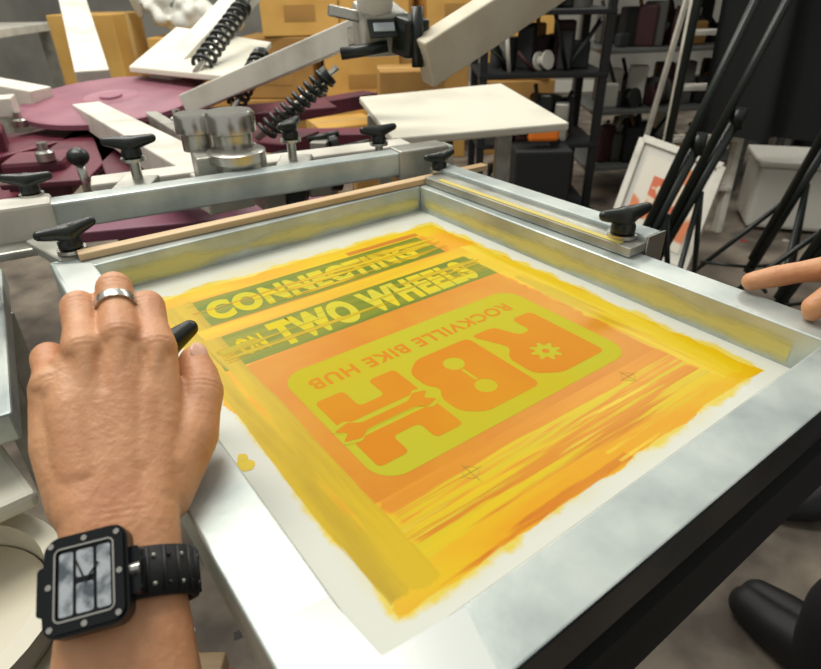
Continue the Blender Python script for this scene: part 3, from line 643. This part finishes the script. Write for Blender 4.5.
for s in (0,.34):
    beam("ladder_rail_front_%d"%int(s*100),(1.22+s,2.85,0),(1.30+s,3.05,1.35),.03,.05,WHITEP,LD);beam("ladder_rail_back_%d"%int(s*100),(1.24+s,3.28,0),(1.30+s,3.05,1.35),.02,.03,WHITEP,LD)
for i in range(5):
    t=(i+1)/6;beam("ladder_step_%d"%i,(1.22+.08*t,2.85+.2*t,1.35*t),(1.56+.08*t,2.85+.2*t,1.35*t),.09,.02,WHITEP,LD)
OT=empty("orange_power_tool",(.62,2.80,.46))
box("tool_body",(0,0,.05),(.14,.07,.06),ORP,OT,bev=.015);beam("tool_handle",(.03,0,.05),(.07,0,-.0),.035,.045,BLACK,OT);cyl("tool_nose",(-.07,0,.06),(-.12,0,.06),.02,BLACK,OT)
box("tool_crate",(0,0,-.235),(.26,.16,.45),BLACKM,OT,bev=.01)
def stand(base,top,name="light_stand"):
    o=empty(name);b0=V(base);t=V(top);cyl("pole",b0+V((0,0,.25)),t,.013,BLACK,o);cyl("lower_tube",b0+V((0,0,.2)),b0.lerp(t,.5),.017,BLACK,o)
    for i in range(3):
        a=i*2.1+.4;cyl("leg_%d"%i,b0.lerp(t,.35),b0+V((.28*math.cos(a),.28*math.sin(a),.01)),.009,BLACK,o);cyl("brace_%d"%i,b0+V((0,0,.22)),b0+V((.16*math.cos(a),.16*math.sin(a),.2)),.006,BLACK,o)
    cyl("collar",b0.lerp(t,.5)-V((0,0,.03)),b0.lerp(t,.5)+V((0,0,.03)),.022,BLACK,o)
stand((.68,1.75,0),(1.02,1.8,1.4));stand((.80,1.85,0),(1.20,1.9,1.5));stand((1.22,1.95,0),(1.50,1.9,1.5));stand((1.15,1.65,0),(1.60,1.65,1.6))
bm=bmesh.new();nx,nz=80,12;g=[]
for i in range(nx+1):
    t=i/nx;col=[]
    for j in range(nz+1):
        z=.50+1.5*j/nz;x=1.26+1.5*t+.05*(1-j/nz)
        col.append(bm.verts.new((x+.0,2.75-.5*t+.05*math.sin(t*34)+.02*math.sin(t*71+j*.3),z)))
    g.append(col)
for i in range(nx):
    for j in range(nz): bm.faces.new((g[i][j],g[i+1][j],g[i+1][j+1],g[i][j+1]))
CU=empty("black_curtain");from_bm("curtain_cloth",bm,BLACKM,CU,smooth=True)
cyl("curtain_rod",(1.2,2.78,2.02),(2.85,2.23,2.02),.015,STEEL,CU);cyl("curtain_post_a",(1.2,2.8,0),(1.2,2.78,2.05),.018,BLACK,CU);cyl("curtain_post_b",(2.85,2.23,0),(2.85,2.23,2.05),.018,BLACK,CU)
def framed(Q,motif,nm="framed_print"):
    FP=empty(nm);Q=[V(q) for q in Q]
    nrm=(Q[1]-Q[0]).cross(Q[3]-Q[0]).normalized()
    if nrm.y>0:nrm=-nrm
    bm=bmesh.new();bm.faces.new([bm.verts.new(p) for p in Q]);from_bm("print_backing",bm,WHITE,FP)
    ctr=sum(Q,V())/4;bm=bmesh.new();bm.faces.new([bm.verts.new(ctr+(p-ctr)*.76+nrm*.004) for p in Q]);from_bm("print_sheet",bm,PRINTP,FP)
    bm=bmesh.new();bm.faces.new([bm.verts.new(ctr+(p-ctr)*.42+nrm*.006) for p in Q]);from_bm("print_motif",bm,motif,FP)
    for i in range(4): beam("frame_side_%d"%i,Q[i],Q[(i+1)%4],.03,.035,WHITEP,FP,up=nrm)
    return FP
FP=framed([(1.00,2.58,.53),(1.24,2.34,.47),(1.10,2.18,.10),(.86,2.42,.16)],mat("motif",(224,204,176),.5,0,c2=(206,96,50),scale=12,lo=.48,hi=.52))
box("print_stand_crate",(.98,2.52,.08),(.22,.16,.16),CARD2,FP)
BN=empty("storage_bin",(1.95,2.95,0),(0,0,-.3))
box("bin_body",(0,0,.17),(.42,.32,.30),WHITE,BN,bev=.02);box("bin_lid",(0,0,.34),(.45,.35,.03),WHITE,BN,bev=.01)
FB=empty("foam_board_stack")
beam("board_magenta",(1.52,1.35,.0),(1.68,1.35,.75),.5,.02,MAG,FB)
beam("board_green",(1.46,1.35,.0),(1.62,1.35,.62),.5,.02,GREENB,FB)
beam("board_white",(1.58,1.35,.0),(1.76,1.35,.80),.5,.02,WHITE,FB)

# ---------------- light
w=bpy.data.worlds.new("World");SC.world=w;w.use_nodes=True
bg=w.node_tree.nodes["Background"];bg.inputs[0].default_value=(.98,.98,.94,1);bg.inputs[1].default_value=.52
def area(name,loc,rot,sx,sy,p,c):
    l=bpy.data.lights.new(name,"AREA");l.shape='RECTANGLE';l.size=sx;l.size_y=sy;l.energy=p;l.color=c
    o=bpy.data.objects.new(name,l);link(o);o.location=loc;o.rotation_euler=rot
area("added_overhead_fill",(-.9,1.3,3.0),(0,-.25,0),1.8,.6,54,(1,.97,.89))  # added unseen fill above the press, no lamp is built there
area("added_overhead_fill.001",(1.2,3.6,3.0),(0,0,0),2.0,.6,44,(1,.96,.87))  # added unseen fill to brighten the rear on the right
area("added_overhead_fill.002",(-1.6,3.6,3.0),(0,0,0),2.0,.6,50,(1,.96,.87))  # added unseen fill lifting the rear on the left
cam=bpy.data.cameras.new("camera");co=bpy.data.objects.new("camera",cam);link(co)
cam.sensor_width=36;cam.lens=36*596.3/821;cam.clip_start=.01
cam.dof.use_dof=True;cam.dof.focus_distance=.50;cam.dof.aperture_fstop=11
pit=math.radians(30.9);rl=-.01741
fw=V((0,math.cos(pit),-math.sin(pit)));r0=V((1,0,0));u0=V((0,math.sin(pit),math.cos(pit)))
Rr=r0*math.cos(rl)+u0*math.sin(rl);Uu=-r0*math.sin(rl)+u0*math.cos(rl)
M=Matrix(((Rr.x,Uu.x,-fw.x),(Rr.y,Uu.y,-fw.y),(Rr.z,Uu.z,-fw.z))).to_4x4();M.translation=(0,0,1.13);co.matrix_world=M
SC.camera=co
SC.view_settings.view_transform='Standard'
